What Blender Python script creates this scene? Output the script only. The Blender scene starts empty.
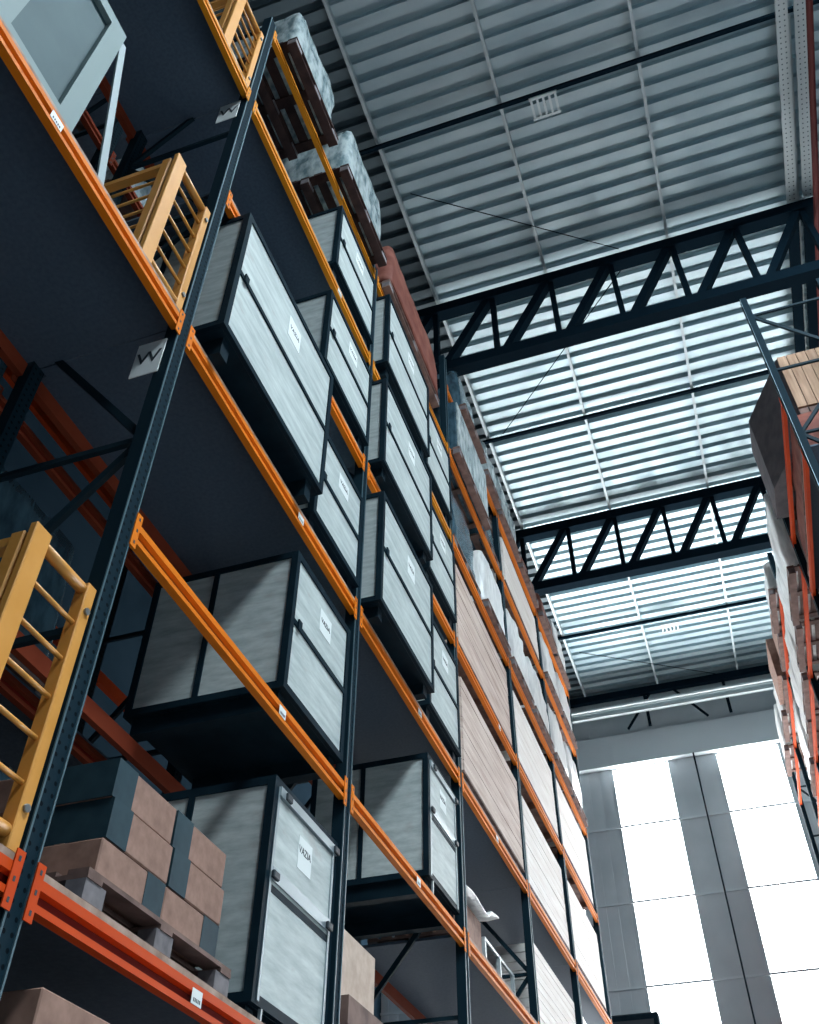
import bpy, bmesh, math, random
from mathutils import Vector, Matrix, noise
C = bpy.context.scene.collection
SC = bpy.context.scene
rnd = random.Random(7)

# ------------------------------------------------------------------ materials
def mat(name):
    m = bpy.data.materials.new(name); m.use_nodes = True
    nt = m.node_tree
    return m, nt, nt.nodes['Principled BSDF']
def setb(b, col=None, rough=None, metal=None, spec=None):
    if col: b.inputs['Base Color'].default_value = (*col, 1)
    if rough is not None: b.inputs['Roughness'].default_value = rough
    if metal is not None: b.inputs['Metallic'].default_value = metal
    if spec is not None: b.inputs['Specular IOR Level'].default_value = spec
def coords(nt, scale=(1, 1, 1), rot=(0, 0, 0)):
    tc = nt.nodes.new('ShaderNodeTexCoord'); mp = nt.nodes.new('ShaderNodeMapping')
    mp.inputs['Scale'].default_value = scale; mp.inputs['Rotation'].default_value = rot
    nt.links.new(tc.outputs['Object'], mp.inputs['Vector'])
    return mp.outputs['Vector']
def noisy(name, cols, scale=(1, 1, 1), nscale=4, rough=.6, metal=0, detail=6, bump=0, contrast=(.35, .65), spec=.5):
    m, nt, b = mat(name)
    v = coords(nt, scale)
    n = nt.nodes.new('ShaderNodeTexNoise'); n.inputs['Scale'].default_value = nscale; n.inputs['Detail'].default_value = detail
    nt.links.new(v, n.inputs['Vector'])
    r = nt.nodes.new('ShaderNodeValToRGB')
    e = r.color_ramp.elements
    e[0].position = contrast[0]; e[1].position = contrast[1]
    e[0].color = (*cols[0], 1); e[1].color = (*cols[-1], 1)
    if len(cols) == 3:
        k = e.new((contrast[0] + contrast[1]) / 2); k.color = (*cols[1], 1)
    nt.links.new(n.outputs['Fac'], r.inputs['Fac']); nt.links.new(r.outputs['Color'], b.inputs['Base Color'])
    setb(b, None, rough, metal, spec)
    if bump:
        bp = nt.nodes.new('ShaderNodeBump'); bp.inputs['Strength'].default_value = bump; bp.inputs['Distance'].default_value = .02
        nt.links.new(n.outputs['Fac'], bp.inputs['Height']); nt.links.new(bp.outputs['Normal'], b.inputs['Normal'])
    return m
def plain(name, col, rough=.5, metal=0, spec=.5):
    m, nt, b = mat(name); setb(b, col, rough, metal, spec); return m

def plywood():
    m, nt, b = mat('weathered_plywood')
    v = coords(nt, (2.2, 1.3, 9))
    n = nt.nodes.new('ShaderNodeTexNoise'); n.inputs['Scale'].default_value = 2.2; n.inputs['Detail'].default_value = 8; n.inputs['Roughness'].default_value = .65
    nt.links.new(v, n.inputs['Vector'])
    r = nt.nodes.new('ShaderNodeValToRGB'); e = r.color_ramp.elements
    e[0].position = .3; e[1].position = .7
    e[0].color = (.31, .36, .365, 1); e[1].color = (.545, .60, .59, 1)
    nt.links.new(n.outputs['Fac'], r.inputs['Fac'])
    v2 = coords(nt, (1, 1, 1.4))
    n2 = nt.nodes.new('ShaderNodeTexNoise'); n2.inputs['Scale'].default_value = 5.5; n2.inputs['Detail'].default_value = 5
    nt.links.new(v2, n2.inputs['Vector'])
    r2 = nt.nodes.new('ShaderNodeValToRGB'); e = r2.color_ramp.elements
    e[0].position = .62; e[1].position = .74; e[0].color = (0, 0, 0, 1); e[1].color = (1, 1, 1, 1)
    nt.links.new(n2.outputs['Fac'], r2.inputs['Fac'])
    mx = nt.nodes.new('ShaderNodeMix'); mx.data_type = 'RGBA'
    mu = nt.nodes.new('ShaderNodeMath'); mu.operation = 'MULTIPLY'; mu.inputs[1].default_value = .35
    nt.links.new(r2.outputs['Color'], mu.inputs[0]); nt.links.new(mu.outputs[0], mx.inputs['Factor'])
    nt.links.new(r.outputs['Color'], mx.inputs[6]); mx.inputs[7].default_value = (.33, .28, .27, 1)
    nt.links.new(mx.outputs[2], b.inputs['Base Color']); setb(b, None, .62)
    return m
def perforated(name, col, hole, pitch, cols_at, hr, axis='Z', across='Y', rough=.45, metal=0.2, spec=.5):
    """painted steel with round punched holes: object coords, pitch along axis, hole columns at +-cols_at across"""
    m, nt, b = mat(name)
    tc = nt.nodes.new('ShaderNodeTexCoord'); s = nt.nodes.new('ShaderNodeSeparateXYZ')
    nt.links.new(tc.outputs['Object'], s.inputs[0])
    def M(op, a, bb=None):
        n = nt.nodes.new('ShaderNodeMath'); n.operation = op
        for i, x in enumerate((a, bb)):
            if x is None: continue
            if isinstance(x, (int, float)): n.inputs[i].default_value = x
            else: nt.links.new(x, n.inputs[i])
        return n.outputs[0]
    z = M('PINGPONG', s.outputs[axis], pitch / 2)
    z = M('SUBTRACT', z, pitch / 4)
    y = M('SUBTRACT', M('ABSOLUTE', s.outputs[across]), cols_at)
    d = M('ADD', M('MULTIPLY', z, z), M('MULTIPLY', y, y))
    f = M('LESS_THAN', d, hr * hr)
    mx = nt.nodes.new('ShaderNodeMix'); mx.data_type = 'RGBA'
    nt.links.new(f, mx.inputs['Factor']); mx.inputs[6].default_value = (*col, 1); mx.inputs[7].default_value = (*hole, 1)
    nt.links.new(mx.outputs[2], b.inputs['Base Color']); setb(b, None, rough, metal, spec)
    return m

M = {}
M['ply'] = plywood()
M['plyside'] = M['ply']
M['darksteel'] = noisy('dark_painted_steel', [(.004, .013, .021), (.007, .020, .030)], nscale=6, rough=.6, spec=.06)
M['upright'] = perforated('rack_upright_paint', (.007, .020, .030), (.001, .004, .007), .10, .022, .009, rough=.7, metal=0, spec=.04)
M['ridge'] = plain('worn_steel_ridge', (.07, .13, .16), .45, .3)  # paler narrow strips down the post fronts
M['brace'] = plain('navy_brace', (.008, .022, .032), .6, 0, .06)
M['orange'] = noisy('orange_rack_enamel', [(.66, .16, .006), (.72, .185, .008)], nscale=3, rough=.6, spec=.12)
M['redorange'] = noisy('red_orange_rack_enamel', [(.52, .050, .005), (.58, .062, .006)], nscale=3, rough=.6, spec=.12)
M['backbeam'] = noisy('dull_red_beam_primer', [(.17, .030, .014), (.21, .040, .018)], nscale=3, rough=.7, spec=.05)  # shade on the rear beams put into a darker red colour
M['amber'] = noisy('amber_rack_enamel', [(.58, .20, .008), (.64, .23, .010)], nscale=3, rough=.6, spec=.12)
M['red'] = plain('red_oxide_recess', (.13, .010, .006), .7, 0, .05)  # darker red strip along the sunk web of each beam
M['guard'] = noisy('amber_guard_enamel', [(.60, .26, .045), (.66, .30, .065)], nscale=5, rough=.42)
M['chip'] = noisy('chipboard', [(.05, .075, .11), (.065, .095, .135)], nscale=40, rough=.8)  # slate shade of the shelf undersides put into the board colour
M['chipedge'] = noisy('chipboard_edge', [(.22, .13, .09), (.42, .30, .24)], nscale=9, rough=.85)
M['pallet'] = noisy('pallet_wood', [(.10, .055, .045), (.20, .12, .10)], (1, 1, 1), 7, .8, bump=.2)
M['palletdark'] = noisy('soot_dark_pallet_wood', [(.035, .024, .024), (.07, .042, .038)], nscale=7, rough=.9, spec=.05)  # shading under the two top left pallets put into the wood colour
M['palletend'] = noisy('pallet_block', [(.11, .10, .11), (.20, .18, .19)], nscale=12, rough=.85)
M['carton'] = noisy('brown_carton', [(.21, .115, .085), (.33, .19, .145)], nscale=14, rough=.8, contrast=(.3, .7))
M['tancarton'] = noisy('tan_carton', [(.46, .34, .27), (.58, .45, .37)], nscale=10, rough=.8)
M['band'] = noisy('dark_teal_sleeve', [(.012, .034, .048), (.020, .050, .066)], nscale=8, rough=.6, spec=.2)
M['paper'] = plain('white_paper', (.72, .76, .76), .7)
M['ink'] = plain('black_ink', (.02, .03, .04), .6)
M['bareply'] = noisy('pale_crate_wood', [(.42, .30, .25), (.66, .55, .49)], (6, .8, 9), 1.6, .7, detail=8, contrast=(.3, .7))
M['whiteply'] = noisy('whitewashed_board', [(.66, .60, .56), (.80, .77, .74)], (6, .8, 9), 1.6, .7, contrast=(.3, .7))  # end-wall daylight on the far crates put into a paler wood colour
M['film'] = noisy('stretch_film', [(.13, .19, .21), (.42, .48, .49)], (3, 3, 1.2), 3.5, .22, bump=.8, contrast=(.35, .6))
M['filmwhite'] = noisy('white_stretch_film', [(.62, .62, .62), (.82, .82, .81)], (5, 5, 1), 3, .3, bump=.8, contrast=(.35, .6))
M['filmbrown'] = noisy('brown_wrapped_board', [(.14, .045, .035), (.22, .085, .065)], (1, 1, 1), 5, .6, bump=.4, spec=.08)
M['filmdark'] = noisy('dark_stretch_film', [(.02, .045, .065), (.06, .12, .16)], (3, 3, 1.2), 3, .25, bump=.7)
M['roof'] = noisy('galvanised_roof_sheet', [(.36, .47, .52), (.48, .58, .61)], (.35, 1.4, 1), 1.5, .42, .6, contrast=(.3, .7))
M['purlin'] = plain('purlin_galvanised', (.42, .48, .50), .45, .3)
M['truss'] = plain('truss_dark_paint', (.004, .012, .020), .8, 0, 0.02)
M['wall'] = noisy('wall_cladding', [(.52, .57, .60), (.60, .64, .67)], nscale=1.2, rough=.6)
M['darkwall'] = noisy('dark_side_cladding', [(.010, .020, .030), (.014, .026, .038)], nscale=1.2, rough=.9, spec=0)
M['darkroof'] = noisy('tarnished_roof_sheet', [(.055, .085, .10), (.10, .14, .16)], (.35, 1.4, 1), 1.5, .6, .1)  # separate darker sheet over the left rack
M['wallband'] = plain('wall_band_paint', (.62, .67, .70), .6)
M['tray'] = perforated('perforated_tray', (.50, .56, .57), (.10, .14, .16), .16, .035, .012, axis='Y', across='X', rough=.5)
M['pipe'] = plain('sprinkler_pipe_red', (.075, .014, .014), .6, 0, .1)
M['floor'] = noisy('concrete_floor', [(.10, .11, .12), (.14, .15, .16)], nscale=1.5, rough=.5)
M['white'] = plain('white_enamel', (.62, .68, .69), .5)
M['cabframe'] = plain('pale_cabinet_enamel', (.17, .23, .235), .6, 0, .2)
M['greypane'] = noisy('grey_insert_panel', [(.035, .075, .088), (.05, .095, .108)], nscale=2.5, rough=.6, spec=.15)
M['strap'] = plain('grey_web_strap', (.24, .30, .32), .6)
M['bolt'] = plain('zinc_bolt', (.35, .37, .38), .35, .8)
M['wood2'] = noisy('warm_planks', [(.24, .13, .075), (.46, .29, .19)], (9, 1, 1), 2, .75, contrast=(.3, .7))
M['board'] = noisy('dark_fibreboard', [(.05, .045, .055), (.085, .075, .085)], nscale=6, rough=.7)
M['rail'] = plain('aluminium_rail', (.30, .36, .39), .4, .4)
def glow(name, col, s):
    m = bpy.data.materials.new(name); m.use_nodes = True; nt = m.node_tree; nt.nodes.clear()
    e = nt.nodes.new('ShaderNodeEmission'); e.inputs[0].default_value = (*col, 1); e.inputs[1].default_value = s
    o = nt.nodes.new('ShaderNodeOutputMaterial'); nt.links.new(e.outputs[0], o.inputs[0]); return m
WIN = 16.0; FILL_RIGHT = 2.5; FILL_REAR = 0.1
DH = 4.8
M['daylight'] = glow('daylit_translucent_sheet', (.95, .985, 1.0), WIN)
M['docklight'] = glow('open_dock_daylight', (.74, .91, 1.0), FILL_RIGHT)  # fill emission for an added opening in the right wall
FILL_TOP = 62.0
M['skylight'] = glow('roof_skylight_sheet', (.80, .93, 1.0), FILL_TOP)  # fill emission for an added overhead panel, lights the near crate fronts
M['backlight'] = glow('rear_wall_translucent_sheet', (.55, .78, 1.0), FILL_REAR)  # faint fill emission for an added panel behind the camera

# ------------------------------------------------------------------ mesh helpers
class MB:
    def __init__(s): s.bm = bmesh.new(); s.mi = 0; s.mats = []
    def use(s, m):
        m = M[m] if isinstance(m, str) else m
        if m not in s.mats: s.mats.append(m)
        s.mi = s.mats.index(m); return s
    def _f(s, vs):
        f = s.bm.faces.new(vs); f.material_index = s.mi; return f
    def box(s, x0, x1, y0, y1, z0, z1):
        v = [s.bm.verts.new((x, y, z)) for x in (x0, x1) for y in (y0, y1) for z in (z0, z1)]
        for q in ((0, 1, 3, 2), (4, 6, 7, 5), (0, 4, 5, 1), (2, 3, 7, 6), (0, 2, 6, 4), (1, 5, 7, 3)):
            s._f([v[i] for i in q])
        return s
    def bar(s, a, b, w, h, up=(0, 0, 1)):
        a = Vector(a); b = Vector(b); d = (b - a).normalized(); up = Vector(up)
        if abs(d.dot(up)) > .98: up = Vector((0, 1, 0))
        sx = d.cross(up).normalized(); sz = sx.cross(d).normalized()
        v = []
        for p in (a, b):
            for i, j in ((-1, -1), (1, -1), (1, 1), (-1, 1)):
                v.append(s.bm.verts.new(p + sx * (i * w / 2) + sz * (j * h / 2)))
        for q in ((3, 2, 1, 0), (4, 5, 6, 7), (0, 1, 5, 4), (1, 2, 6, 5), (2, 3, 7, 6), (3, 0, 4, 7)):
            s._f([v[i] for i in q])
        return s
    def tube(s, a, b, r, n=10, r2=None):
        a = Vector(a); b = Vector(b); d = (b - a).normalized(); r2 = r if r2 is None else r2
        up = Vector((0, 0, 1)) if abs(d.z) < .9 else Vector((0, 1, 0))
        sx = d.cross(up).normalized(); sz = sx.cross(d).normalized()
        A = []; B = []
        for i in range(n):
            t = 2 * math.pi * i / n; o = sx * math.cos(t) + sz * math.sin(t)
            A.append(s.bm.verts.new(a + o * r)); B.append(s.bm.verts.new(b + o * r2))
        for i in range(n):
            f = s._f([A[i], A[(i + 1) % n], B[(i + 1) % n], B[i]]); f.smooth = True
        s._f(A[::-1]); s._f(B); return s
    def prism(s, pts, z0, z1):
        """plan polygon (x,y) extruded in z"""
        A = [s.bm.verts.new((x, y, z0)) for x, y in pts]; B = [s.bm.verts.new((x, y, z1)) for x, y in pts]
        n = len(pts)
        for i in range(n): s._f([A[i], A[(i + 1) % n], B[(i + 1) % n], B[i]])
        s._f(A[::-1]); s._f(B); return s
    def extr(s, prof, a, b, plane):
        """closed profile in (p,q) extruded along third axis between a and b. plane 'xz'->along y, 'yz'->along x"""
        def P(p, q, t): return (p, t, q) if plane == 'xz' else (t, p, q)
        A = [s.bm.verts.new(P(p, q, a)) for p, q in prof]; B = [s.bm.verts.new(P(p, q, b)) for p, q in prof]
        n = len(prof)
        for i in range(n): s._f([A[i], A[(i + 1) % n], B[(i + 1) % n], B[i]])
        s._f(A[::-1]); s._f(B); return s
    def bevel(s, w, seg=2):
        bmesh.ops.bevel(s.bm, geom=s.bm.edges[:], offset=w, segments=seg, affect='EDGES', profile=.5); return s
    def obj(s, name, parent=None, loc=None, kind=None, label=None):
        bmesh.ops.recalc_face_normals(s.bm, faces=s.bm.faces[:])
        me = bpy.data.meshes.new(name); s.bm.to_mesh(me); s.bm.free()
        for m in s.mats: me.materials.append(m)
        o = bpy.data.objects.new(name, me); C.objects.link(o)
        if parent: o.parent = parent
        if loc: o.location = loc
        if kind: o['kind'] = kind
        if label: o['label'] = label
        return o
def thing(name, label, cat, loc, group=None, rz=0):
    o = bpy.data.objects.new(name, None); C.objects.link(o); o.empty_display_size = .1
    o.location = loc; o.rotation_euler = (0, 0, rz); o['label'] = label; o['category'] = cat
    if group: o['group'] = group
    return o
def tag(o, label, cat, group=None):
    o['label'] = label; o['category'] = cat
    if group: o['group'] = group
    return o
def text_mesh(name, txt, size, m, parent, rotz=0, rot=None, loc=(0, 0, 0), bold=0.0):
    cu = bpy.data.curves.new(name, 'FONT'); cu.body = txt; cu.size = size; cu.align_x = 'CENTER'; cu.align_y = 'CENTER'
    cu.extrude = .0008; cu.offset = bold
    t = bpy.data.objects.new(name, cu); C.objects.link(t)
    dg = bpy.context.evaluated_depsgraph_get()
    me = bpy.data.meshes.new_from_object(t.evaluated_get(dg))
    bpy.data.objects.remove(t)
    me.materials.clear(); me.materials.append(m)
    o = bpy.data.objects.new(name, me); C.objects.link(o); o.parent = parent; o.location = loc
    o.rotation_euler = rot; return o

# ------------------------------------------------------------------ dimensions (metres)
LV = [None, 2.831, 4.549, 6.094, 7.761, 9.317, 10.909, 12.276]
UY = [-0.186, 2.616, 5.419, 8.221, 11.023, 13.826, 16.628]
XF, XB = -2.30, -3.40
BT = .055          # half beam height
DK = BT + .028     # deck top above level

# ------------------------------------------------------------------ rack builder
def rack(name, label, loc, side, ys, tops, bays, decks, labels=(), signs=(), depth=1.10):
    """side=+1: the aisle face looks to +x (x=0 plane local), body extends to -x. local y,z = world offset"""
    r = thing(name, label, 'pallet rack', loc)
    lx = lambda x: x * side                       # local depth x<=0 for side +1
    oy = loc[1]
    for i, y in enumerate(ys):
        top = tops[i]
        # frame mesh: front and rear post, origin on the post axis so the punched holes line up
        b = MB().use('upright')
        for xc in (-.048, -depth + .048):
            a0, a1 = sorted((lx(xc - .040), lx(xc + .040)))
            b.box(a0, a1, -.048, .048, 0, top)
        f = b.obj('upright_frame', r, (0, y - oy, 0))
        b = MB().use('ridge')
        for s in (-1, 1):
            for xc in (-.008,):
                a0, a1 = sorted((lx(xc), lx(xc + .006)))
                b.box(a0, a1, s * .042 - .005, s * .042 + .005, .02, top - .01)
        b.obj('post_ridge', f)
        b = MB().use('brace')
        z = .35; k = 0
        while z < top - .4:
            z2 = min(z + 1.15, top - .15)
            p, q = (-.08, -depth + .08) if k % 2 == 0 else (-depth + .08, -.08)
            b.bar((lx(p), 0, z), (lx(q), 0, z2), .03, .045)
            b.bar((lx(-.08), 0, z2 + .03), (lx(-depth + .08), 0, z2 + .03), .03, .035)
            z = z2 + .06; k += 1
        b.obj('bracing', f)
        b = MB().use('darksteel')
        for xc in (-.042, -depth + .042):
            b.box(lx(xc) - .07, lx(xc) + .07, -.08, .08, 0, .012)
        b.obj('base_plate', f)
        for (si, sz) in signs:
            if si == i:
                # flag sign fixed to the side of the front post, facing -y
                s0 = MB().use('paper').box(lx(-.235), lx(-.055), -.062, -.056, sz - .15, sz + .15).obj('location_sign', f, label='white sign plate with a letter W')
                text_mesh('letter', 'W', .15, M['ink'], f, rot=(math.radians(90), 0, 0), loc=(lx(-.145), -.0635, sz), bold=.001)
    for (bi, lvls) in bays:
        y0 = ys[bi] - oy + .050; y1 = ys[bi + 1] - oy - .050
        for zc in lvls:
            for front in (True, False):
                xo = 0 if front else -depth
                s = 1 if front else -1
                # step beam profile with sunk web, outer face at xo
                def X(t): return lx(xo - s * t)
                prof = [(X(0), -BT), (X(0), -BT + .026), (X(.030), -BT + .032), (X(.030), BT - .043), (X(0), BT - .036), (X(0), BT), (X(.045), BT), (X(.045), -BT)]
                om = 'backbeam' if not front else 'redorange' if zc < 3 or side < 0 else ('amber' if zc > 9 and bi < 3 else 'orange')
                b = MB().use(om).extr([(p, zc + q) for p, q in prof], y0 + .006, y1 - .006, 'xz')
                o = b.obj('beam', r)
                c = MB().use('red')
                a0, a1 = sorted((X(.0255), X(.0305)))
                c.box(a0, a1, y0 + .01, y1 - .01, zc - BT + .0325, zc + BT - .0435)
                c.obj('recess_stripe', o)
                for yy, d in ((y0, 1), (y1, -1)):
                    c = MB().use(om)
                    a0, a1 = sorted((X(-.006), X(.0)))
                    c.box(a0, a1, yy - d * .012, yy + d * .034, zc - .10, zc + .10)
                    c.use('ink')
                    h0, h1 = sorted((X(-.0065), X(-.0075)))
                    for zz in (-.07, 0, .07):
                        c.box(h0, h1, yy + d * .006, yy + d * .018, zc + zz - .009, zc + zz + .009)
                    c.obj('connector', o)
                if front:
                    for (lb, lz, ly) in labels:
                        if lb == bi and abs(lz - zc) < .01:
                            a0, a1 = sorted((X(-.002), X(-.0005)))
                            s0 = MB().use('paper').box(a0, a1, ly - oy - .045, ly - oy + .045, zc - .028, zc + .034)
                            s0.use('ink'); a0, a1 = sorted((X(-.0025), X(-.0030)))
                            for kk in range(5): s0.box(a0, a1, ly - oy - .03 + kk * .013, ly - oy - .022 + kk * .013, zc - .018, zc - .002)
                            s0.obj('location_label', o)
            if (bi, zc) in decks:
                a0, a1 = sorted((lx(-.003), lx(-depth + .003)))
                MB().use('chip').box(*sorted((lx(-.012), lx(-depth + .012))), y0 + .012, y1 - .012, zc + BT + .001, zc + BT + .026)\
                    .use('chipedge').box(*sorted((lx(-.002), lx(-.012))), y0 + .012, y1 - .012, zc + BT + .001, zc + BT + .026)\
                    .use('chip').box(*sorted((lx(-.095), lx(-depth + .095))), y0 - .046, y0 + .012, zc + BT + .001, zc + BT + .026)\
                    .box(*sorted((lx(-.095), lx(-depth + .095))), y1 - .012, y1 + .046, zc + BT + .001, zc + BT + .026).obj('shelf_panel', r)
    return r

lvb = {0: (1, 3, 5), 1: (1, 2, 3, 4, 5, 6), 2: (1, 2, 3, 4, 5, 6), 3: range(1, 8), 4: range(1, 8), 5: range(1, 8)}
bays = [(b, [LV[i] for i in lvb[b]]) for b in lvb]
decks = {(0, LV[1]), (0, LV[3]), (0, LV[5])} | {(b, LV[i]) for b in (1, 2) for i in (1, 3, 4, 5)} | {(b, LV[i]) for b in (3, 4, 5) for i in (1, 2, 3)}
labs = [(1, LV[1], 3.86), (1, LV[2], 4.35), (1, LV[3], 4.30), (1, LV[5], 4.55), (1, LV[6], 4.35), (2, LV[3], 6.95), (2, LV[2], 6.9), (0, LV[3], 1.32), (3, LV[4], 10.1), (2, LV[4], 6.5), (3, LV[3], 9.6)]
rack('pallet_rack', 'tall orange and navy pallet rack with loaded shelves filling the left side', (XF, UY[0], 0), 1, UY,
     [11.15, 11.15, 11.15, 13.0, 13.0, 13.0, 13.0], bays, decks, labs, [(1, 5.81), (1, 9.08)])
UB = [-0.186, 2.616, 5.419, 8.221]
rack('pallet_rack', 'shadowy second pallet rack standing back to back behind the loaded left one', (-4.75, UB[0], 0), -1, UB, [11.15] * 4,
     [(b, [LV[i] for i in (1, 2, 3, 4, 5, 6)]) for b in range(3)], {(b, LV[i]) for b in range(3) for i in (2, 4, 6)})
XR = 1.905
RY = [8.5, 11.3, 14.1, 16.9, 19.7, 22.4]
rack('pallet_rack', 'right-hand pallet rack cut by the picture edge, dark posts rising above its orange beams', (XR, RY[0], 0), -1, RY, [12.8] * 6,
     [(0, [1.6, 3.2, 4.8, 6.4, 8.0, 9.70, 10.65]), (1, [1.6, 3.2, 4.8, 6.4, 8.2, 10.17]), (2, [1.6, 3.2, 4.8, 6.4, 8.2, 10.17, 12.0]), (3, [1.6, 3.2, 4.8, 6.4, 8.2, 10.17, 12.0]), (4, [1.6, 3.2, 4.8, 6.4, 8.2, 10.17, 12.0])],
     {(0, 9.70), (0, 8.0)}, [], [])

# ------------------------------------------------------------------ cargo builders
VAZ = None
def crate(label, X, y0, y1, z0, z1, base, depth=1.12, style='plain', group='framed plywood crates', txt=True):
    """X front face, z0..z1 body, base = shelf top"""
    w = y1 - y0; h = z1 - z0; g = z0 - base
    t = thing('framed_crate', label, 'crate', (X - depth / 2, (y0 + y1) / 2, base), group)
    hx = depth / 2; hy = w / 2; fr = .05
    b = MB().use('ply').box(-hx + .012, hx - .012, -hy + .012, hy - .012, g + .02, g + h - .012)
    b.obj('panel_body', t)
    b = MB().use('darksteel')
    for sx in (-1, 1):
        for sy in (-1, 1):
            x0, x1 = sorted((sx * hx, sx * (hx - fr))); a0, a1 = sorted((sy * hy, sy * (hy - fr)))
            b.box(x0, x1, a0, a1, g, g + h)
    for sx in (-1, 1):
        x0, x1 = sorted((sx * hx - sx * .001, sx * (hx - .03)))
        for zz in (g, g + h - fr): b.box(x0, x1, -hy + fr, hy - fr, zz, zz + fr)
        zz = g + h * .47; b.box(x0, x1, -hy + fr, hy - fr, zz, zz + fr * .8)
    for sy in (-1, 1):
        a0, a1 = sorted((sy * hy - sy * .001, sy * (hy - .03)))
        for zz in (g, g + h - fr): b.box(-hx + fr, hx - fr, a0, a1, zz, zz + fr)
        b.box(-.02 - .06, .02 - .06, a0, a1, g + fr, g + h - fr)
    b.obj('steel_frame', t)
    b = MB().use('darksteel').box(-hx + .03, hx - .03, -hy + .03, hy - .03, g - .004, g + .018)
    b.obj('bottom_board', t)
    for sy in (-.82, .82):
        MB().use('darksteel').box(-hx + .05, hx - .05, sy * hy - .045, sy * hy + .045, 0.001, g - .003).obj('skid', t)
    if style == 'plain':
        if txt:
            l = MB().use('paper').box(hx - .013, hx - .0095, .04 * w - .08, .04 * w + .12, g + h * .68, g + h * .85).obj('paper_label', t, label='white paper notice')
            text_mesh('lettering', 'VAZIA', .055, M['ink'], l, rot=(math.radians(90), 0, math.radians(90)), loc=(hx - .0085, .04 * w + .02, g + h * .77))
        MB().use('darksteel').box(hx, hx + .012, -hy + .10, -hy + .15, g + h * .47 - .02, g + h * .47 + .06).obj('latch', t)
    else:
        # clip-on front door with light edge profile, rails and black corner clips
        b = MB().use('rail')
        for a0, a1 in ((-hy + .05, -hy + .075), (hy - .075, hy - .05)):
            b.box(hx - .012, hx + .004, a0, a1, g + .02, g + h - .05)
        b.box(hx - .012, hx + .006, -hy + .075, hy - .075, g + h * .52, g + h * .58)
        b.box(hx - .010, hx + .012, -hy + .06, hy - .03, g + h - .10, g + h - .045)
        b.obj('door_rail', t)
        b = MB().use('ply').box(hx - .011, hx - .004, -hy + .076, hy - .076, g + .03, g + h - .11); b.obj('door_panel', t)
        for yy, zz in ((-hy + .09, g + h * .54), (hy - .09, g + h * .54), (-hy + .16, g + h - .075), (hy - .05, g + h - .075)):
            MB().use('ink').box(hx + .006, hx + .028, yy - .035, yy + .035, zz - .022, zz + .022).bevel(.005, 1).obj('corner_clip', t)
        MB().use('rail').box(hx - .02, hx - .003, -hy + .12, -hy + .135, .001, g + .04).obj('support_leg', t)
        l = MB().use('paper').box(hx - .004, hx - .002, -.09, .10, g + h * .68, g + h * .84).obj('paper_label', t, label='white paper notice')
        text_mesh('lettering', 'VAZIA', .060, M['ink'], l, rot=(math.radians(90), 0, math.radians(90)), loc=(hx - .001, .0, g + h * .775))
    return t

def pallet(label, X, y0, y1, base, depth=1.0, group='wooden pallets', name='wooden_pallet', pm='pallet'):
    t = thing(name, label, 'pallet', (X - depth / 2, (y0 + y1) / 2, base), group)
    hx = depth / 2; hy = (y1 - y0) / 2
    b = MB().use(pm)
    n = 7
    for i in range(n):
        c = -hx + .05 + (2 * hx - .1) * i / (n - 1)
        b.box(c - .048, c + .048, -hy, hy, .122, .142)
    for a in (-hy + .05, 0, hy - .05): b.box(-hx, hx, a - .05, a + .05, .101, .1215)
    b.obj('deck_boards', t)
    b = MB().use(pm)
    for c in (-hx + .05, 0, hx - .05): b.box(c - .048, c + .048, -hy, hy, .001, .020)
    b.obj('bottom_boards', t)
    for c in (-hx + .05, 0, hx - .05):
        for a in (-hy + .07, 0, hy - .07):
            MB().use('palletend').box(c - .045, c + .045, a - .07, a + .07, .0205, .1005).obj('block', t)
    return t
PH = .143

def plank_crate(label, X, y0, y1, z0, z1, base, m='bareply', depth=1.05, group='long planked wooden crates'):
    w = y1 - y0; h = z1 - z0; g = z0 - base
    t = thing('wooden_crate', label, 'crate', (X - depth / 2, (y0 + y1) / 2, base), group)
    hx = depth / 2; hy = w / 2
    b = MB().use(m); n = 9
    for i in range(n):
        a = g + h * i / n + .004; c = g + h * (i + 1) / n - .004; e = rnd.uniform(0, .006)
        b.box(hx - .022, hx - .002 - e, -hy + .02, hy - .02, a, c)
        b.box(-hx + .002, -hx + .022, -hy + .02, hy - .02, a, c)
        b.box(-hx + .022, hx - .022, -hy, -hy + .02, a, c); b.box(-hx + .022, hx - .022, hy - .02, hy, a, c)
    b.box(-hx + .03, hx - .03, -hy + .03, hy - .03, g + .03, g + h - .02)
    b.obj('planking', t)
    b = MB().use('pallet').box(-hx, hx, -hy, hy, g - .03, g - .001)
    b.obj('base_board', t)
    for k in range(3):
        yy = (-.8 + .8 * k) * hy
        MB().use('pallet').box(-hx + .03, hx - .03, yy - .06, yy + .06, .001, g - .031).obj('skid', t)
    return t

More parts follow.
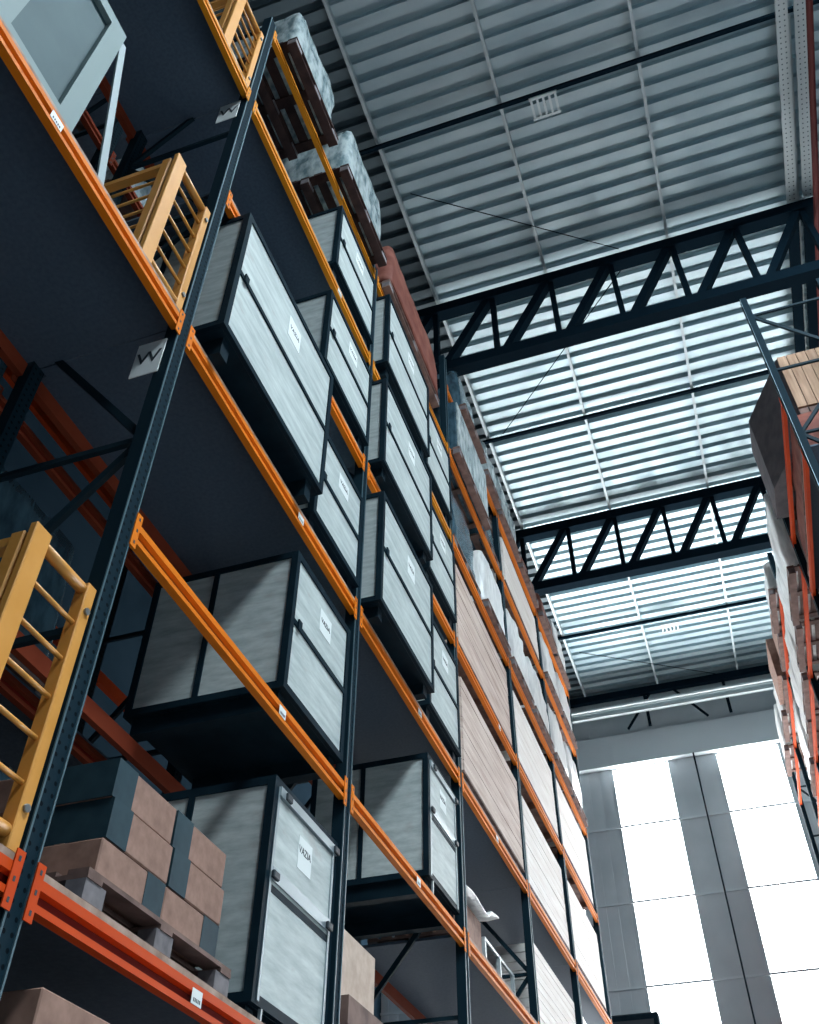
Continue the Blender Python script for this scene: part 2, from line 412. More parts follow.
def wrapped(label, X, y0, y1, z0, z1, m='film', depth=.95, group='film-wrapped pallet loads', amp=.03, taper=.06, name='wrapped_load', cap=None):
    t = thing(name, label, 'wrapped load', (X - depth / 2, (y0 + y1) / 2, z0), group)
    b = MB().use(m); bm = b.bm
    hx = depth / 2 - .02; hy = (y1 - y0) / 2 - .02; h = z1 - z0
    nz = 9; ring = []
    seedv = Vector((rnd.uniform(0, 50), rnd.uniform(0, 50), 0))
    def pos(u, zf):
        # u in 0..1 round the rounded rectangle
        P = []; r = .10
        pts = []
        for cx_, cy_, a0 in ((hx - r, -hy + r, -90), (hx - r, hy - r, 0), (-hx + r, hy - r, 90), (-hx + r, -hy + r, 180)):
            for k in range(4):
                a = math.radians(a0 + 30 * k); pts.append((cx_ + r * math.cos(a), cy_ + r * math.sin(a)))
        return pts
    base = pos(0, 0)
    # subdivide long edges
    pts = []
    for i in range(len(base)):
        a = base[i]; c = base[(i + 1) % len(base)]; L = math.hypot(a[0] - c[0], a[1] - c[1]); n = max(1, int(L / .12))
        for k in range(n): pts.append((a[0] + (c[0] - a[0]) * k / n, a[1] + (c[1] - a[1]) * k / n))
    rings = []
    for j in range(nz + 1):
        f = j / nz; s = 1 - taper * f ** 3
        rg = []
        for (x, y) in pts:
            v = Vector((x, y, f * h)); n = noise.noise(v * 4 + seedv) * amp + noise.noise(v * 11 + seedv) * amp * .4 + .25 * amp * math.sin((x + y) * 40 + f * 5)
            k = s * (1 + n / max(.3, math.hypot(x, y)))
            k = min(k, 1.03)
            rg.append(bm.verts.new((x * k, y * k, .002 + f * (h - .002) + (noise.noise(v * 3 + seedv) * amp if j == nz else 0))))
        rings.append(rg)
    for j in range(nz):
        for i in range(len(pts)):
            f = b._f([rings[j][i], rings[j][(i + 1) % len(pts)], rings[j + 1][(i + 1) % len(pts)], rings[j + 1][i]]); f.smooth = True
    b._f(rings[0][::-1]); b._f(rings[-1])
    b.obj('film_wrap', t)
    if cap:
        MB().use(cap).box(-hx * .9, hx * .9, -hy * .9, hy * .9, h * (1 - taper * .2) + amp, h + amp + .03).obj('top_board', t)
    return t

def carton(label, X, y0, y1, z0, z1, depth, band=None, group='cartons on the lowest visible pallet', m='carton'):
    """band: (y from, y to) fraction of front that is a dark sleeve"""
    t = thing('carton', label, 'box', (X - depth / 2, (y0 + y1) / 2, z0), group)
    hx = depth / 2; hy = (y1 - y0) / 2; h = z1 - z0; w = 2 * hy
    MB().use(m).box(-hx + .002, hx - .002, -hy + .002, hy - .002, .001, h - .002).bevel(.006, 1).obj('box_body', t)
    MB().use('chipedge').box(-.025, .025, -hy + .004, hy - .004, h - .0018, h - .001).obj('tape', t)
    if band:
        a, c = -hy + band[0] * w, -hy + band[1] * w
        MB().use('band').box(-hx - .0005, hx + .0005, a, c, .0012, h - .0012).obj('sleeve', t, label='dark teal printed sleeve')
    return t

# ------------------------------------------------------------------ left rack loads
D = lambda i: LV[i] + BT + .027
B_ = lambda i: LV[i] + BT + .001      # beam tops where there is no panel
crate('grey framed crate with clip-on door beside the brown cartons, on the lowest shelf in view', -2.33, 4.42, 5.355, 2.985, 4.19, D(1), depth=.95, style='door', group='grey crates with clip-on doors')
crate('grey framed crate alone on the second shelf of the nearest full bay', -2.32, 4.36, 5.34, 4.75, 5.86, D(2))
crate('largest grey framed crate, jutting out over the aisle beside the lower W sign', -2.17, 2.78, 4.34, 6.34, 7.69, D(3), txt=True)
crate('short grey framed crate tucked right behind the largest one on the same shelf', -2.27, 4.42, 5.34, 6.28, 7.25, D(3))
crate('grey framed crate directly above the short crate, one shelf up in the second bay', -2.25, 4.29, 5.34, 7.95, 8.98, D(4))
crate('grey framed crate high on the left under the film-wrapped pallets', -2.26, 4.33, 5.34, 9.52, 10.62, D(5))
crate('grey crate with clip-on door on the lower shelf, its wide side facing the viewer', -2.33, 7.26, 8.14, 4.76, 5.88, D(2), style='door', group='grey crates with clip-on doors')
crate('long grey framed crate, lowest of the three jutting out in the middle bay', -2.16, 5.53, 6.95, 6.28, 7.52, D(3))
crate('long grey framed crate, middle of the three jutting out in the middle bay', -2.18, 5.55, 7.04, 7.95, 9.18, D(4))
crate('long grey framed crate, topmost of the three jutting out, under the brown wrapped load', -2.19, 5.58, 7.02, 9.51, 10.76, D(5))
crate('small grey framed crate behind the lowest jutting crate', -2.26, 7.12, 8.13, 6.29, 7.38, D(3))
crate('small grey framed crate behind the middle jutting crate', -2.25, 7.12, 8.13, 7.95, 9.0, D(4))
crate('small grey framed crate behind the topmost jutting crate', -2.26, 7.12, 8.13, 9.54, 10.66, D(5))

# bay 1, lowest shelf: pallet of cartons
pallet('dark worn pallet carrying the brown and teal cartons', -2.33, 2.98, 4.19, D(1), 1.0)
z = D(1) + PH + .001
names = ['bottom', 'middle', 'top']
for lay in range(3):
    hh = .178
    for col in range(2):
        for dp in range(2):
            y0 = 3.09 + .515 * col + (.012 if lay == 1 else 0); x = -2.385 - .44 * dp - (.01 if lay == 2 else 0)
            band = ((0, .30) if lay else (.70, 1.0)) if dp == 0 else ((.55, 1) if lay else (0, .3))
            carton('brown carton with dark sleeve, %s layer, %s column, %s row of the pallet stack' % (names[lay], ('near', 'far')[col], ('aisle-side', 'rear')[dp]),
                   x, y0, y0 + .508, z + lay * (hh + .002), z + lay * (hh + .002) + hh, .43, band)
# small disc on the stack
zz = z + 3 * (hh + .002) + .001
b = MB().use('paper').tube((0, 0, 0), (0, 0, .02), .17, 28).use('orange').tube((0, 0, .021), (0, 0, .05), .13, 28, .07)
tag(b.obj('round_tub', None, (-3.0, 3.42, zz)), 'shallow white and orange tub lying on top of the brown cartons', 'tub')
# carton below the lowest visible shelf
carton('large worn brown carton below the lowest orange beam, cut by the bottom edge', -2.34, 2.90, 3.9, 1.95, 2.60, .8, None, 'cartons on the shelf below', )
pallet('pallet under the large worn carton at the bottom edge', -2.34, 2.86, 3.95, 1.95 - PH - .002, 1.0)
b = MB().use('pallet').box(-3.36, -2.32, 2.72, 5.3, 0.0, 1.95 - PH - .004)
tag(b.obj('timber_stack', None), 'stack of dark timber on the floor under the lowest beam', 'timber')

# bay 0
t = thing('framed_cabinet', 'pale cabinet with wide white frame around a grey panel, top left corner', 'cabinet', (-2.62, 1.11, D(3)))
b = MB().use('cabframe')
w = .33; H = 1.40
b.box(.17, .28, -w, -w + .125, .03, H); b.box(.17, .28, w - .125, w, .03, H); b.box(.17, .28, -w + .125, w - .125, .03, .13); b.box(.17, .28, -w + .125, w - .125, H - .10, H)
b.obj('front_frame', t)
MB().use('greypane').box(.19, .245, -w + .126, w - .126, .131, H - .101).obj('insert_panel', t)
MB().use('cabframe').box(-.28, .169, -w + .01, w - .01, .03, H - .01).obj('cabinet_body', t)
MB().use('darksteel').box(-.25, .25, -w + .03, w - .03, .001, .029).obj('plinth', t)
b = MB().use('strap'); b.bar((-.04 + .30, w + .012, H - .06), (.29, .60, .012), .012, .055, (0, 1, 0)); b.obj('hanging_strap', t, label='slack grey strap')

def gate(label, lv):
    t = thing('guard_gate', label, 'guard', (XF - .03, 2.33, D(lv)), 'amber guard gates at the end of the open bay')
    H = 1.20
    MB().use('guard').box(-.015, .02, -.215, -.115, .002, H).bevel(.004, 1).obj('front_stile', t)
    MB().use('guard').box(-.10, -.03, -.215, -.135, .002, H - .03).bevel(.008, 1).obj('corner_post', t)
    MB().use('guard').box(-.045, .02, .165, .225, .002, H - .02).bevel(.004, 1).obj('rear_stile', t)
    MB().use('guard').tube((-.01, -.115, H - .05), (-.01, .165, H - .05), .026, 12).obj('top_rail', t)
    MB().use('guard').tube((-.01, -.115, .07), (-.01, .165, .07), .026, 12).obj('bottom_rail', t)
    for k in range(5):
        zz = .07 + (H - .12) * (k + 1) / 6
        MB().use('guard').tube((-.005, -.115, zz), (-.005, .165, zz), .011, 8).obj('rung', t)
    MB().use('guard').box(-1.02, -.101, -.20, -.15, H - .09, H - .04).obj('side_top_rail', t)
    MB().use('guard').box(-1.02, -.101, -.20, -.15, .03, .08).obj('side_bottom_rail', t)
    MB().use('guard').box(-1.08, -1.021, -.21, -.14, .002, H - .03).obj('rear_corner_post', t)
    for k in range(5):
        zz = .07 + (H - .12) * (k + 1) / 6
        MB().use('guard').tube((-.101, -.175, zz), (-1.02, -.175, zz), .010, 8).obj('side_rung', t)
    for zz in (H - .16, .16):
        MB().use('bolt').tube((.02, .195, zz), (.032, .195, zz), .016, 8).obj('bolt', t)
    return t
gate('amber ladder-like guard gate nearest the camera, at the left edge', 1)
gate('amber guard gate one storey up, just above the lower W sign', 3)
gate('amber guard gate at the top edge, above the upper W sign', 5)

# bay 1 top: wrapped loads on pallets
def palload(lp, lw, X, y0, y1, base, h, m, pm='pallet', **k):
    pallet(lp, X, y0, y1, base, 1.0, pm=pm)
    return wrapped(lw, X - .02, y0 + .03, y1 - .03, base + PH + .001, base + PH + h, m, **k)
palload('pallet under the first film-wrapped load on the top left beam', 'bluish film-wrapped load nearest the top edge, on the top left beam', -2.14, 2.80, 3.86, B_(6), .95, 'film', pm='palletdark')
palload('pallet under the second film-wrapped load on the top left beam', 'bluish film-wrapped load second along the top left beam', -2.14, 4.14, 5.34, B_(6), 1.05, 'film', pm='palletdark')
# bay 2 top: brown wrapped
pallet('pallet under the reddish brown wrapped load', -2.20, 5.60, 7.50, B_(6), 1.0)
wrapped('reddish brown wrapped load above the topmost jutting crate', -2.17, 5.58, 7.52, B_(6) + PH + .001, B_(6) + PH + 1.05, 'filmbrown', amp=.015, taper=.16)
# bay 1..2 lowest shelf right part
b = MB().use('pallet')
for k in range(3): b.box(-3.3, -2.40 + .01 * k, 5.78 - .0, 6.86 - .02 * k, D(1) + .17 * k + .001, D(1) + .17 * k + .165)
tag(b.obj('board_stack', None), 'stack of thick brown boards under the upright tan carton', 'timber')
carton('upright tan carton standing on brown boards between two posts', -2.47, 5.86, 6.46, D(1) + .512, 3.86, .5, None, 'tan cartons by the posts', 'tancarton')
crate('dark crate corner just showing at the bottom edge behind the second bay post', -2.5, 7.1, 7.9, D(1) + .1, 3.55, D(1), depth=.8, txt=False)
# bay 3 second shelf: cartons, film, mesh collar
pallet('pallet carrying the film-covered carton and wire collar', -2.42, 8.45, 10.85, D(2), .9)
zb = D(2) + PH + .002
carton('brown carton under a loose white film sheet on the second shelf', -2.5, 8.75, 9.5, zb, zb + .42, .6, None, 'tan cartons by the posts')
b = MB().use('filmwhite'); bm = b.bm
g = []
for i in range(13):
    row = []
    for j in range(7):
        y = 8.62 + 1.25 * i / 12; x = -2.40 - .75 * j / 6
        zf = zb + .47 + .05 * noise.noise(Vector((x * 4, y * 3, 1))) + (.10 * (i / 12) if i > 8 else 0)
        row.append(bm.verts.new((x, y, zf)))
    g.append(row)
for i in range(12):
    for j in range(6):
        f = b._f([g[i][j], g[i + 1][j], g[i + 1][j + 1], g[i][j + 1]]); f.smooth = True
o = b.obj('plastic_sheet', None); sm = o.modifiers.new('s', 'SOLIDIFY'); sm.thickness = .012
tag(o, 'crumpled white plastic sheet draped over the brown carton', 'sheet')
t = thing('wire_collar', 'low metal frame collar on the pallet beside the film-covered carton', 'frame', (-2.5, 10.15, zb))
for k in range(3):
    MB().use('purlin').box(-.02, .02, -.60 + .58 * k, -.56 + .58 * k, .001, .30).obj('collar_post', t)
for zz in (.28, .05):
    MB().use('purlin').box(-.012, .012, -.56, .56, zz, zz + .03).obj('collar_rail', t)

# bays 3-5 : long crates and wrapped loads
plank_crate('pale pink planked crate, lower of the two beside the small grey crates', -2.31, 8.40, 10.93, 6.30, 7.44, D(3))
plank_crate('pale pink planked crate, upper of the two beside the small grey crates', -2.33, 8.45, 10.93, 7.95, 9.12, B_(4))
plank_crate('whitewashed long crate two bays before the end, lower shelf', -2.34, 11.30, 13.72, 6.30, 7.46, D(3), 'whiteply', group='whitewashed long crates')
plank_crate('whitewashed long crate two bays before the end, upper shelf', -2.33, 11.25, 13.74, 7.95, 9.05, B_(4), 'whiteply', group='whitewashed long crates')
plank_crate('whitewashed long crate in the last bay, lower shelf', -2.33, 14.0, 16.45, 6.30, 7.46, D(3), 'whiteply', group='whitewashed long crates')
plank_crate('whitewashed long crate in the last bay, middle shelf', -2.32, 14.0, 16.45, 7.95, 9.1, B_(4), 'whiteply', group='whitewashed long crates')
plank_crate('white stack of sheets on the second shelf near the bottom edge', -2.36, 11.35, 13.70, 4.72, 5.62, D(2), 'whiteply', group='whitewashed long crates')
# bay 3, level 5
palload('pallet under the dark wrapped machine on the fifth shelf', 'dark wrapped machine load beside the small grey crates', -2.30, 8.35, 9.55, B_(5), .95, 'filmdark', amp=.04)
palload('pallet under the pale sheet-wrapped load on the fifth shelf', 'pale wrapped load between the dark machine and the navy post', -2.24, 9.72, 10.92, B_(5), .98, 'filmwhite', amp=.03)
# bay 3 level 6 : thick base, white front
pallet('reddish pallet under the dark load with white front', -2.18, 8.35, 9.95, B_(6), 1.0)
t = thing('panel_load', 'dark stacked load with a pale front sheet near the top of the rack', 'load', (-2.70, 9.15, B_(6) + PH + .001))
MB().use('filmdark').box(-.5, .48, -.78, .78, .001, 1.0).bevel(.02, 2).obj('stack_body', t)
MB().use('film').box(.481, .50, -.76, .78, .03, .98).obj('front_sheet', t)
palload('pallet under the slim grey load beside the pale front sheet', 'slim grey load between the pale front sheet and the post', -2.30, 10.1, 10.92, B_(6), .75, 'filmdark', amp=.02)
# level 7 bay 3
pallet('reddish pallet on the highest beam nearest the camera', -2.16, 8.75, 9.9, B_(7), 1.0)
wrapped('slate blue wrapped load on the highest beam nearest the camera', -2.30, 9.0, 10.1, B_(7) + PH + .001, B_(7) + PH + 1.3, 'filmdark', amp=.02, taper=.1, depth=.9)
palload('second reddish pallet on the highest beam', 'frosted film load standing out against the roof', -2.2, 10.15, 10.95, B_(7), .8, 'film', amp=.05)
# bay 4
palload('first pallet on the fifth shelf past the third navy post', 'crinkled white wrapped load, first past the third navy post', -2.24, 11.12, 12.35, B_(5), 1.02, 'filmwhite', amp=.05)
palload('second pallet on the fifth shelf past the third navy post', 'crinkled white wrapped load, second past the third navy post', -2.24, 12.48, 13.74, B_(5), 1.02, 'filmwhite', amp=.05)
plank_crate('slanting pale crate one shelf above the crinkled wrapped loads', -2.30, 11.25, 13.6, 11.08, 12.0, B_(6), 'whiteply', group='whitewashed long crates')
palload('first orange-lit pallet on the highest beam', 'frosted film load on the highest beam, middle bay', -2.22, 11.10, 12.35, B_(7), .95, 'film', amp=.06)
palload('second orange-lit pallet on the highest beam', 'low frosted film load on the highest beam, middle bay', -2.22, 12.5, 13.7, B_(7), .35, 'filmbrown', amp=.02)
# bay 5
palload('first pallet on the fifth shelf of the last bay', 'taupe and white wrapped load on the fifth shelf of the last bay, nearer one', -2.24, 13.95, 15.2, B_(5), 1.02, 'filmwhite', amp=.03)
palload('second pallet on the fifth shelf of the last bay', 'white wrapped load on the fifth shelf of the last bay, further one', -2.24, 15.3, 16.5, B_(5), 1.02, 'filmwhite', amp=.03)
palload('first pallet on the sixth shelf of the last bay', 'white wrapped load on the sixth shelf of the last bay, nearer one', -2.24, 13.95, 15.2, B_(6), .95, 'filmwhite', amp=.03)
palload('second pallet on the sixth shelf of the last bay', 'white wrapped load on the sixth shelf of the last bay, further one', -2.24, 15.3, 16.5, B_(6), .95, 'filmwhite', amp=.03)
palload('first pallet on the highest beam of the last bay', 'tan wrapped boards on the highest beam of the last bay', -2.20, 13.95, 15.2, B_(7), .5, 'filmbrown', amp=.02)
palload('second pallet on the highest beam of the last bay', 'white film load at the far top corner of the left rack', -2.22, 15.3, 16.5, B_(7), .9, 'filmwhite', amp=.04)
palload('pallet on the second shelf of the last bay', 'white wrapped load on the second shelf of the last bay', -2.34, 14.1, 16.4, D(2), .9, 'filmwhite', amp=.03)

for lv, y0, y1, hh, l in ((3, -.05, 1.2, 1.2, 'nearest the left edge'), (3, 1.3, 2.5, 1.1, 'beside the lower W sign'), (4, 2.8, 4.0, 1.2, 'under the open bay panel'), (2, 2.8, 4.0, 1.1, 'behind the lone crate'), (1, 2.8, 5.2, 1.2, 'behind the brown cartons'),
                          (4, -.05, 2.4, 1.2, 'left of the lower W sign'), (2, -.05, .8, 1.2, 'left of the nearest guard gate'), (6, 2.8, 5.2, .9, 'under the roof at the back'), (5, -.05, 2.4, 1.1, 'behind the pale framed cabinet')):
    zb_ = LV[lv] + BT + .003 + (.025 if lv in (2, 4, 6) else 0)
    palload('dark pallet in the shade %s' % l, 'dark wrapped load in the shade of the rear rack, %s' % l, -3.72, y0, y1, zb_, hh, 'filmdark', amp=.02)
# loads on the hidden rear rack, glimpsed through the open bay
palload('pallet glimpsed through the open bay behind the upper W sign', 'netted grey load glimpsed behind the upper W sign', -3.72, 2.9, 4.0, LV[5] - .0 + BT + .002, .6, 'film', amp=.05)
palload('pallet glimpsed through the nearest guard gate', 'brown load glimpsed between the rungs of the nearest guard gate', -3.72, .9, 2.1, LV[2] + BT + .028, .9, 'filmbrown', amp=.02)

# ------------------------------------------------------------------ right rack loads
XRr = XR
t = thing('planked_bin', 'dark many-sided timber bin with a warm planked face, overhanging the aisle on the right rack', 'bin', (2.4, 10.2, 10.65 + BT + .001))
P8 = [(-.18, -.93), (-.63, .10), (-.63, .75), (.6, .75), (.6, -.93)]
MB().use('board').prism(P8, .16, 1.60).obj('bin_body', t)
b = MB().use('wood2')
for k in range(6):
    b.box(-.17 + k * .128, -.17 + k * .128 + .118, -.965, -.932, .52, 1.60)
b.obj('warm_planking', t, label='warm brown planks')
b = MB().use('pallet')
for k in range(6):
    b.box(-.17 + k * .128, -.17 + k * .128 + .112, -.955, -.932, .17, .49)
b.obj('dark_planking', t)
for yy in (-.7, 0, .6):
    MB().use('pallet').box(-.45 if yy > -.5 else -.15, .55, yy - .06, yy + .06, .001, .158).obj('skid', t)
def rload(lp, lw, X, y0, y1, base, h, m, **k):
    pallet(lp, X + 1.0, y0, y1, base, 1.0, group='pallets on the right rack')
    return wrapped(lw, X + .97, y0 + .03, y1 - .03, base + PH + .001, base + PH + h, m, group='wrapped loads on the right rack', **k)
rload('pallet under the reddish glossy load behind the red beam', 'reddish glossy load with rounded corners behind the right orange beams', 1.92, 8.7, 11.1, 9.70 + BT + .028, .72, 'filmbrown', amp=.02)
rload('dark pallet below the reddish glossy load', 'brown load below the reddish glossy one at the right edge', 1.95, 8.7, 11.1, 8.0 + BT + .028, 1.3, 'filmbrown', amp=.02)
rload('pallet under the tall white wrapped load on the right rack', 'tall white wrapped load, nearest on the right rack', 1.74, 11.42, 12.7, 10.17 + BT + .001, 1.55, 'filmwhite', amp=.04)
rload('second pallet of white wrapped load on the right rack', 'tall white wrapped load, second on the right rack', 1.78, 12.8, 14.0, 10.17 + BT + .001, 1.45, 'filmwhite', amp=.04)
rload('third pallet of white wrapped load on the right rack', 'white wrapped load under the far orange beam, third on the right rack', 1.82, 14.25, 15.5, 10.17 + BT + .001, 1.35, 'filmwhite', amp=.04)
rload('fourth pallet of white wrapped load on the right rack', 'white wrapped load under the far orange beam, fourth on the right rack', 1.84, 15.6, 16.8, 10.17 + BT + .001, 1.35, 'filmwhite', amp=.04)
rload('pallet of dark boards low on the right rack', 'dark brown load low on the right rack behind the sloping posts', 1.93, 11.5, 13.9, 8.2 + BT + .001, 1.3, 'filmbrown', amp=.02)
rload('far pallet on the top right beam', 'pale wrapped load on the far top right beam', 1.76, 14.3, 15.5, 12.0 + BT + .001, .65, 'filmwhite', amp=.03)
pallet('empty-looking pallet between the far top right loads', 2.83, 15.62, 16.8, 12.0 + BT + .001, 1.0, group='pallets on the right rack')
carton('pinkish carton with rounded white bag beside it on the far top right beam', 2.75, 15.75, 16.7, 12.0 + BT + .002 + PH, 12.85, .9, None, 'cartons on the right rack')
pallet('pallet under the white topped carton on the far top right beam', 2.83, 17.1, 18.3, 12.0 + BT + .001, 1.0, group='pallets on the right rack')
carton('large pinkish carton with white front on the far top right beam', 2.70, 17.15, 18.25, 12.0 + BT + .002 + PH, 13.1, .95, None, 'cartons on the right rack')
rload('pallet near the end wall on the top right beam', 'white wrapped load nearest the end wall on the top right beam', 1.75, 18.45, 19.55, 12.0 + BT + .001, 1.0, 'filmwhite', amp=.03)
rload('last pallet on the right rack', 'last white wrapped load of the right rack, against the header band', 1.72, 19.9, 21.1, 12.0 + BT + .001, 1.1, 'filmwhite', amp=.03)
rload('slatted pallet below the last load of the right rack', 'pale load with slatted pallets above the far orange beam end', 1.84, 17.1, 18.4, 10.17 + BT + .001, 1.3, 'filmwhite', amp=.03)

# ------------------------------------------------------------------ building shell
def struct(name, b, loc=None): return b.obj(name, None, loc, kind='structure')
X0, X1, Y0, Y1 = -9.0, 9.0, -9.0, 24.0
RZ = 16.72
struct('floor', MB().use('floor').box(X0, X1, Y0, Y1, -.15, 0))
# corrugated roof: ribs run along x
b = MB().use('roof'); bm = b.bm
prof = []; per = .30; y = Y0
while y < Y1 + .2:
    prof += [(y, RZ), (y + .170, RZ), (y + .178, RZ + .11), (y + .292, RZ + .11)]; y += per
xs = (X0, X1)
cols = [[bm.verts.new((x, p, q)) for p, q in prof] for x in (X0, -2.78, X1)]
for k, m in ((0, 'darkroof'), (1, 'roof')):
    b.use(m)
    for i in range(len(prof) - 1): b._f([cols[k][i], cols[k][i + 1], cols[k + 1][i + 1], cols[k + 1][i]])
o = struct('ceiling', b); so = o.modifiers.new('s', 'SOLIDIFY'); so.thickness = .01; so.offset = 1
# end wall: corrugated cladding with openings for the translucent strips
wins = [(-7.95, -6.40), (-5.15, -3.60), (-2.42, -.90), (.35, 1.95), (3.10, 4.65), (5.85, 7.40)]
WZ = 14.45
def ribbed(b, x0, x1, z0, z1, y):
    x = x0
    n = max(1, round((x1 - x0) / .27)); p = (x1 - x0) / n
    for i in range(n):
        a = x0 + i * p
        b.box(a, a + p * .72, y, y + .05, z0, z1)
        b.box(a + p * .72, a + p, y + .018, y + .05, z0, z1)
b = MB().use('wall'); prev = X0
for (a, c) in wins + [(X1, X1)]:
    if a > prev: ribbed(b, prev, a, 0, WZ, Y1)
    prev = c
ribbed(b, X0, X1, WZ, RZ + .08, Y1)
struct('wall_end', b)
for i, (a, c) in enumerate(wins):
    w = MB().use('daylight').box(a + .002, c - .002, Y1 + .03, Y1 + .045, .3, WZ).obj('window_%d' % (i + 1), None, kind='structure')
    m = MB().use('wallband')
    for e in (a, c): m.box(e - .02, e + .02, Y1 - .012, Y1 + .028, .3, WZ)
    m.obj('window_frame', w)
b = MB().use('wallband')
for z in (12.80, 10.85, 8.90, 6.95, 5.0): b.box(X0, X1, Y1 - .05, Y1 - .013, z - .025, z + .025)
struct('trim_1', b)
struct('trim_2', MB().use('wallband').box(X0, X1, Y1 - .30, Y1 - .055, 14.46, 15.32).use('white').box(X0, X1, Y1 - .31, Y1 - .30, 14.42, 14.50))
b = MB().use('white').box(X0, X1, 23.12, 23.20, 15.62, 15.68).box(X0, X1, 22.90, 22.98, 15.72, 15.78).use('purlin').box(X0, X1, 23.201, 23.24, 15.62, 15.92).box(X0, X1, 22.981, 23.0, 15.68, 15.78)
struct('trim_3', b)
tag(MB().use('truss').tube((0, 0, 0), (0, 0, 14.4), .02, 8).obj('downpipe', None, (-.20, Y1 - .36, 0)), 'thin dark pipe running down the end wall between the two bright strips', 'pipe')
# side walls and rear wall
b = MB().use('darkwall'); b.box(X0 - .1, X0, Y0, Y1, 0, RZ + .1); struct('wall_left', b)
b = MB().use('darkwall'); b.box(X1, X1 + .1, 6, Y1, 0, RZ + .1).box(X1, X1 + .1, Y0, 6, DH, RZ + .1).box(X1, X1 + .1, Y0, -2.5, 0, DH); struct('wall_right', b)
w = MB().use('docklight').box(X1 + .04, X1 + .06, -2.5, 6, 0.0, DH); struct('window_7', w)  # unseen glowing panel added to light the near crates from the right
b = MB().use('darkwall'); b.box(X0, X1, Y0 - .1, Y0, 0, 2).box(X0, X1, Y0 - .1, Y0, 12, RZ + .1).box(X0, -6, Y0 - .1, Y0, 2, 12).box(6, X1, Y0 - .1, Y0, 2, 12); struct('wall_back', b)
struct('window_8', MB().use('backlight').box(-6, 6, Y0 - .06, Y0 - .04, 2, 12))  # unseen glowing panel added behind the camera as weak fill

struct('window_9', MB().use('skylight').box(3.95, 6.6, -3.0, 5.2, RZ - .06, RZ - .045))  # unseen glowing panel under the roof, added to light the left rack fronts
# purlins
for i, x in enumerate((-7.15, -5.0, -2.78, -.73, 1.45, 3.65, 5.8, 7.95)):
    b = MB().use('purlin')
    b.box(x - .025, x + .025, Y0, Y1 - .4, 16.53, 16.55).box(x + .020, x + .025, Y0, Y1 - .4, 16.55, RZ - .003)
    lab = ['galvanised roof purlin far left in the dark', 'galvanised roof purlin behind the left rack top', 'galvanised roof purlin along the shadow edge above the left rack', 'galvanised roof purlin left of the middle of the aisle roof',
           'galvanised roof purlin right of the middle of the aisle roof', 'galvanised roof purlin beside the perforated trays', 'galvanised roof purlin above the right rack', 'galvanised roof purlin far right'][i]
    tag(b.obj('roof_purlin', None), lab, 'purlin', None)
# trusses
def truss(label, y, zb, zt):
    t = thing('roof_truss', label, 'truss', (0, y, zb))
    H = zt - zb
    MB().use('truss').box(X0 + .05, X1 - .05, -.11, .11, H - .12, H + .12).obj('top_chord', t)
    MB().use('truss').box(X0 + .05, X1 - .05, -.11, .11, -.10, .12).obj('bottom_chord', t)
    x = -2.83 - 1.075 * 5
    while x < X1 - 1.2:
        if x > X0 + .2: MB().use('truss').box(x - .045, x + .045, -.06, .06, .12, H - .12).obj('vertical', t)
        if x > X0 + .2: MB().use('truss').bar((x + .16, 0, .10), (x + 1.075 - .10, 0, H - .11), .13, .17, (0, 1, 0)).obj('diagonal', t)
        x += 1.075
    return t
TR1 = truss('dark lattice roof truss nearer the camera', 9.60, 14.52, 16.30)
truss('dark lattice roof truss further away', 16.15, 14.78, 16.42)
t = TR3 = thing('roof_truss', 'slender end truss in front of the far wall above the bright strips', 'truss', (0, 23.5, 15.33))
MB().use('truss').box(X0 + .05, X1 - .05, -.08, .08, 1.0, 1.2).obj('top_chord', t)
for k in range(8):
    x = -8.2 + 2.15 * k
    MB().use('truss').bar((x, 0, 0), (x + .75, 0, 1.0) if k % 2 else (x - .75, 0, 1.0), .05, .07, (0, 1, 0)).obj('diagonal', t)
    MB().use('truss').box(x + .6 - .04, x + .6 + .04, -.04, .04, 0, 1.0).obj('vertical', t)
# bridging bars, trays, pipe, rods, lamps
for y, l in ((6.36, 'nearest the camera, carrying the first lamp'), (13.1, 'between the two trusses'), (20.4, 'in front of the end wall, carrying the second lamp')):
    tag(MB().use('truss').box(X0 + .02, X1 - .02, -.03, .03, -.035, .035).obj('conduit', None, (0, y, 16.48)), 'black conduit across the roof ' + l, 'conduit')
for x, l in ((3.52, 'left'), (3.78, 'right')):
    tag(MB().use('truss').box(-.09, .09, 9.75, 22.9, -.03, .03).obj('steel_duct', None, (x, 0, 16.40)), 'dark duct continuing past the nearer truss, %s one of the pair' % l, 'duct')
    b = MB().use('tray').box(-.085, .085, -8.8, 9.45, -.02, .02)
    tag(b.obj('perforated_tray', None, (x, 0, 16.40)), 'pale perforated cable tray under the roof, %s one of the pair' % l, 'tray')
tag(MB().use('pipe').tube((3.78, -8.8, 15.9), (3.78, 14.0, 15.9), .05, 12).obj('sprinkler_pipe', None), 'dark red sprinkler pipe at the top right corner', 'pipe')
def rod(a, b_, l, t):
    o = Vector(t.location); MB().use('truss').tube(Vector(a) - o, Vector(b_) - o, .010, 6).obj('bracing_rod', t, label=l)
rod((-2.55, 7.3, 16.50), (.6, 9.47, 16.50), 'thin bracing rod slanting across the roof before the nearer truss', TR1)
rod((.75, 9.72, 16.50), (-2.45, 13.02, 16.50), 'thin bracing rod slanting behind the nearer truss', TR1)
rod((-2.5, 21.2, 16.50), (.9, 23.41, 16.50), 'thin bracing rod in front of the end wall', TR3)
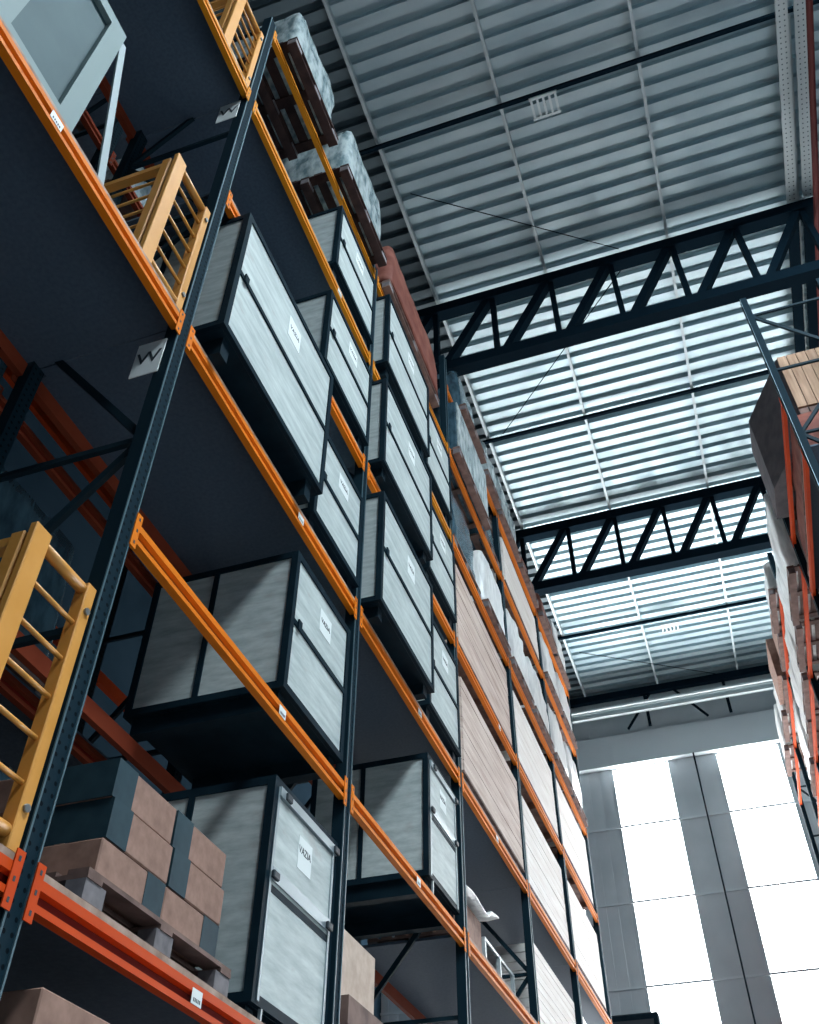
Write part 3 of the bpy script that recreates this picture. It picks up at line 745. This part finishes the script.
def lamp(label, x, y):
    t = thing('roof_lamp', label, 'lamp', (x, y, 16.30))
    for s in (-1, 1): MB().use('white').box(-.22, .22, s * .16 - .02, s * .16 + .02, 0, .035).obj('end_rail', t)
    for k in range(5): MB().use('white').box(-.19 + k * .095 - .018, -.19 + k * .095 + .018, -.139, .139, .002, .032).obj('lamp_bar', t)
    MB().use('truss').box(-.02, .02, -.02, .02, .036, .14).obj('bracket', t)
lamp('unlit slatted lamp fitting under the near conduit', -.06, 6.50)
lamp('unlit slatted lamp fitting under the far conduit', -.04, 20.6)
t = thing('wall_heater', 'dark unit low on the end wall at the bottom edge', 'heater', (-2.80, 23.5, 7.42))
MB().use('darksteel').box(-.62, .62, -.25, .44, 0, .75).bevel(.05, 3).obj('casing', t)
MB().use('ink').box(-.5, .5, -.262, -.251, .12, .6).obj('grille', t)

# ------------------------------------------------------------------ world, camera, colour
w = bpy.data.worlds.new('world'); SC.world = w; w.use_nodes = True
w.node_tree.nodes['Background'].inputs[0].default_value = (.10, .30, .55, 1); w.node_tree.nodes['Background'].inputs[1].default_value = .05
cam = bpy.data.cameras.new('camera'); co = bpy.data.objects.new('camera', cam); C.objects.link(co)
F = 945.586
cam.sensor_fit = 'VERTICAL'; cam.sensor_height = 24.0; cam.lens = F / 1024 * 24.0; cam.clip_start = .05; cam.clip_end = 100
R = Matrix(((0.94610858, 0.32382262, 0.00417935), (-0.23521369, 0.67823581, 0.69618295), (0.2226052, -0.6596477, 0.71785224)))
# rows of B*R: camera right, down, forward in world axes
right = Vector(R[0]); down = Vector((-R[2][0], -R[2][1], -R[2][2])); fwd = Vector(R[1])
m3 = Matrix((right, -down, -fwd)).transposed()
co.matrix_world = Matrix.Translation((0, 0, 1.5)) @ m3.to_4x4()
SC.camera = co
vs = SC.view_settings; vs.view_transform = 'Standard'; vs.look = 'None'; vs.gamma = 1; vs.use_curve_mapping = False; vs.exposure = 0.0
SC.cycles.max_bounces = 8; SC.cycles.diffuse_bounces = 5
SC.cycles.use_denoising = True
